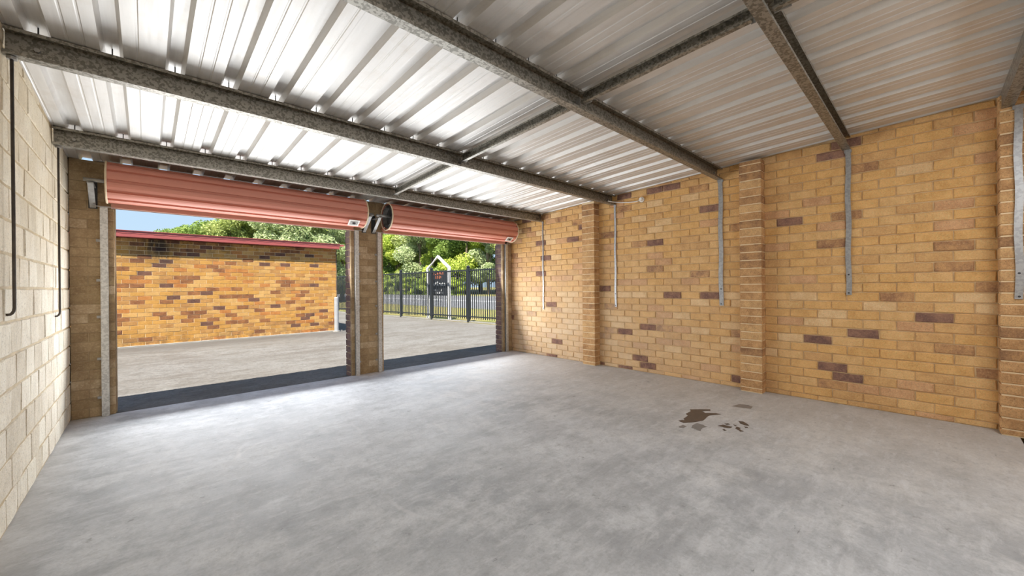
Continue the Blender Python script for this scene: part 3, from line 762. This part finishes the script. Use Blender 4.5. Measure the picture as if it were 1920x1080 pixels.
# palisade fence: posts every 2.05 m, rails, spear pickets
fence = empty('palisade_fence', (fx(15), 15, 0), label='charcoal steel spear top fence along the driveway edge', cat='fence')
fo = Vector((fx(15), 15, 0)); ang = math.atan2(-.107, 1)
def pm():
    b = MB(); w, t = .0125, .0125
    b.box(-w, w, -t, t, .10, 1.80); b.add([(-w, -t, 1.80), (w, -t, 1.80), (w, t, 1.80), (-w, t, 1.80), (0, 0, 1.89)], [(0, 1, 4), (1, 2, 4), (2, 3, 4), (3, 0, 4)])
    return b.mesh('picket', M['fence'])
pk = pm()
b = MB(); b.box(-.04, .04, -.04, .04, -.02, 1.92); b.box(-.05, .05, -.05, .05, 1.92, 1.94)
b.add([(-.045, -.045, 1.94), (.045, -.045, 1.94), (.045, .045, 1.94), (-.045, .045, 1.94), (0, 0, 1.985)], [(0, 1, 4), (1, 2, 4), (2, 3, 4), (3, 0, 4)])
post_me = b.mesh('post', M['fence'])
posts = [6.95, 9.0, 11.05, 13.1, 15.15, 17.2, 19.25, 21.3, 23.35]
for i, y in enumerate(posts):
    put('post', post_me, fence, Vector((fx(y), y, 0)) - fo, -ang)
    if i == len(posts) - 1: break
    n = 20
    for k in range(1, n):
        yy = y + 2.05 * k / n; put('picket', pk, fence, Vector((fx(yy), yy, 0)) - fo, -ang)
    for z in (.185, 1.80):
        a = Vector((fx(y), y, z)) - fo; c = Vector((fx(y + 2.05), y + 2.05, z)) - fo
        bb = MB(); dx = .02
        bb.add([(a.x - dx, a.y, a.z - .022), (a.x + dx, a.y, a.z - .022), (c.x + dx, c.y, c.z - .022), (c.x - dx, c.y, c.z - .022), (a.x - dx, a.y, a.z + .022), (a.x + dx, a.y, a.z + .022), (c.x + dx, c.y, c.z + .022), (c.x - dx, c.y, c.z + .022)],
               [(0, 3, 2, 1), (4, 5, 6, 7), (0, 1, 5, 4), (1, 2, 6, 5), (2, 3, 7, 6), (3, 0, 4, 7)])
        bb.build('rail', M['fence'], fence)
for k in range(0):
    pass
tag(MB().add([(fx(6) - .02, 6, -.012), (fx(6) + .14, 6, -.012), (fx(24) + .14, 24, -.012), (fx(24) - .02, 24, -.012), (fx(6) - .02, 6, .02), (fx(6) + .14, 6, .02), (fx(24) + .14, 24, .02), (fx(24) - .02, 24, .02)],
         [(0, 3, 2, 1), (4, 5, 6, 7), (0, 1, 5, 4), (1, 2, 6, 5), (2, 3, 7, 6), (3, 0, 4, 7)]).build('trim_1', M['kerb']), 'narrow concrete kerb under the fence', 'kerb', kind='structure')

# sign behind the fence
sg = empty('sign', (8.27, 13.03, 0), ang * -1, label='dark sign board in a white gable topped frame behind the fence', cat='sign')
hw = .66
for s_ in (-1, 1): MB().box(-.04, .04, s_ * hw - .045, s_ * hw + .045, -.02, 1.97).build('post', M['sign_white'], sg)
for s_ in (-1, 1):
    a = Vector((0, s_ * (hw + .02), 1.945)); c = Vector((0, 0, 2.43)); t = (c - a).normalized(); n = Vector((0, -t.z, t.y)) * .045
    b = MB(); vs = []
    for x in (-.04, .04): vs += [(x, a.y - n.y, a.z - n.z), (x, c.y - n.y * 0, c.z - .06), (x, c.y, c.z + .03), (x, a.y + n.y, a.z + n.z)]
    b.add(vs, [(0, 1, 2, 3), (7, 6, 5, 4), (0, 1, 5, 4), (1, 2, 6, 5), (2, 3, 7, 6), (3, 0, 4, 7)]); b.build('gable_bar', M['sign_white'], sg)
pn = MB().box(-.015, .015, -.56, .56, .90, 1.86).build('panel', M['sign_panel'], sg)
for s_ in (-1, 1): MB().box(-.02, .02, s_ * .58 - .012, s_ * .58 + .012, .92, 1.84).build('panel_edge', M['sign_white'], sg)
def text(s_, size, z, mat, parent, bold=0):
    cu = bpy.data.curves.new('lettering', 'FONT'); cu.body = s_; cu.size = size; cu.align_x = 'CENTER'; cu.align_y = 'CENTER'; cu.extrude = .002; cu.offset = bold; cu.space_character = 1.12
    o = bpy.data.objects.new('tmp', cu); COL.objects.link(o); dg = bpy.context.evaluated_depsgraph_get(); me = bpy.data.meshes.new_from_object(o.evaluated_get(dg))
    bpy.data.objects.remove(o); me.materials.clear(); me.materials.append(mat); me.name = 'lettering'
    l = put('lettering', me, parent, (-.018, 0, z)); l.rotation_euler = (math.pi / 2, 0, -math.pi / 2); return l
text('STORAGE', .155, 1.755, M['sign_orange'], pn, .004); text('SHED', .155, 1.60, M['sign_orange'], pn, .004)
text('McGrath', .22, 1.345, M['sign_text'], pn, .006)
text('1 3 0 0 1 0', .10, 1.10, M['sign_text'], pn, .004); text('0 4 2 8 0 1 4', .10, 1.005, M['sign_text'], pn, .004)

# ------------------------------------------------------------------ trees
def foliage(seed, rx, rz, n, leaf, zc):
    r = random.Random(seed); v = []; f = []
    blobs = []
    for k in range(22):
        a = r.uniform(0, 6.28); rr = rx * math.sqrt(r.random()) * .72; hz = zc + rz * r.uniform(-.85, .8)
        sh = math.sqrt(max(.1, 1 - ((hz - zc) / rz) ** 2)); blobs.append((rr * math.cos(a) * sh, rr * math.sin(a) * sh, hz, rx * r.uniform(.26, .42)))
    for i in range(n):
        bx, by, bz, br = blobs[r.randrange(22)]
        d = Vector((r.gauss(0, 1), r.gauss(0, 1), r.gauss(0, 1))).normalized() * br * (r.random() ** .35); d.z *= .8
        c = Vector((bx, by, bz)) + d; u = Vector((r.gauss(0, 1), r.gauss(0, 1), r.gauss(0, .7))).normalized(); w = u.cross(Vector((r.gauss(0, 1), r.gauss(0, 1), r.gauss(0, 1)))).normalized()
        l = leaf * r.uniform(.6, 1.3); o = len(v)
        v += [c - u * l, c + w * l * .45, c + u * l, c - w * l * .45]; f.append((o, o + 1, o + 2, o + 3))
    return v, f, blobs
CROWN = []
for k, (rx, rz, zc, n) in enumerate(((2.6, 3.7, 4.4, 24000), (2.9, 3.5, 4.2, 24000), (2.3, 3.9, 4.5, 22000))):
    v, f, bl = foliage(50 + k, rx, rz, n, .105, zc)
    tb = MB(); tb.tube([(0, 0, -.3), (.1, .05, 1.5), (.0, .1, 3.2), (.15, 0, 5.2)], [.2, .16, .12, .05], 8)
    for bx, by, bz, br in bl[:9]: tb.tube([(.05, .08, max(1.2, bz - 2.4)), (bx * .6, by * .6, bz - .9), (bx, by, bz)], [.07, .05, .02], 6)
    tm = tb.mesh('trunk', M['bark'])
    lm = []
    for m in LEAF:
        me = bpy.data.meshes.new('foliage'); me.from_pydata(v, [], f); me.materials.append(m); lm.append(me)
    CROWN.append((tm, lm))
TREES = []
def tree(x, y, z, s, kind, tone, rz, lab, grp):
    root = empty('tree', (x, y, z), rz, label=lab, cat='tree', group=grp); root.scale = (s, s, s)
    tm, lm = CROWN[kind]; put('trunk', tm, root); tag(put('foliage', lm[tone], root), kind='stuff'); return root
names = ['bright yellow green', 'olive green', 'dark green', 'grey green']
# row across the road, seen through the right opening
ORD = ['first', 'second', 'third', 'fourth', 'fifth', 'sixth', 'seventh', 'eighth', 'ninth', 'tenth', 'eleventh', 'twelfth', 'thirteenth']
front_y = [75.5, 71.6, 67.8, 56.5, 53.2, 49.9, 46.6, 43.3, 40.0, 36.7, 33.4, 30.1, 26.8]
for k, y in enumerate(front_y):
    tone = (2, 0, 1, 0, 2, 0, 1, 3, 0, 2, 0, 3, 1)[k]
    tree(25.2 + R.uniform(-.8, 1.0), y, .75, R.uniform(1.0, 1.25), k % 3, tone, R.uniform(0, 6.28),
         '%s tree, %s from the left in the front row across the road' % (names[tone], ORD[k]), 'front row of trees across the road')
for k, y in enumerate([73.5, 69.5, 58, 54.5, 51.2, 47.9, 44.5, 41.2, 37.9, 34.5, 31]):
    tone = (2, 1, 2)[k % 3]
    tree(29.5 + R.uniform(-1, 1), y, .95, R.uniform(1.25, 1.5), (k + 1) % 3, tone, R.uniform(0, 6.28),
         'tall %s tree, %s from the left in the back row across the road' % (names[tone], ORD[k]), 'back row of trees across the road')
# row behind the storage building
for k, (x, y, s) in enumerate(((1.4, 39, .80), (3.2, 38, .86), (4.9, 37, .94), (6.6, 38, 1.05), (8.3, 37, 1.1), (10.0, 38, 1.14), (11.6, 37, 1.15), (14.4, 40.5, 1.1), (7.5, 42, 1.25), (12.8, 44, 1.3), (.1, 45, .76))):
    tone = (2, 2, 1, 1, 3, 1, 3, 0, 3, 1, 2)[k]
    lab = ['low dark tree at the left end of the row above the red roof', 'dark green tree second from the left above the red roof', 'olive tree above the left part of the red roof',
           'olive tree above the middle of the red roof', 'grey green tree above the middle of the red roof', 'olive tree above the right part of the red roof',
           'grey green tree near the right end of the red roof', 'bright tree beside the end of the storage building', 'grey green tree further back above the red roof',
           'olive tree further back by the end of the storage building', 'small far dark tree at the left of the skyline'][k]
    tree(x, y, -.02, s, k % 3, tone, R.uniform(0, 6.28), lab, None)
# low bushes along the road
for k, v_ in enumerate([73, 70, 57, 54.6, 52.2, 49.8, 47.4, 45, 42.6, 40.2, 37.8, 35.4, 33]):
    tone = (0, 2, 0, 1)[k % 4]
    root = empty('bush', (23.2 + R.uniform(-.3, .4), v_, .5), R.uniform(0, 6), label='low %s bush, %s from the left along the far road edge' % (names[tone], ORD[k]), cat='bush', group='bushes along the far road edge')
    root.scale = (.5, .5, .36)
    vv = CROWN[k % 3][1][tone]; o = put('foliage', vv, root, (0, 0, -2.0)); tag(o, kind='stuff')
    put('stem', CROWN[k % 3][0], root, (0, 0, -.6), 0, (1, 1, .8))
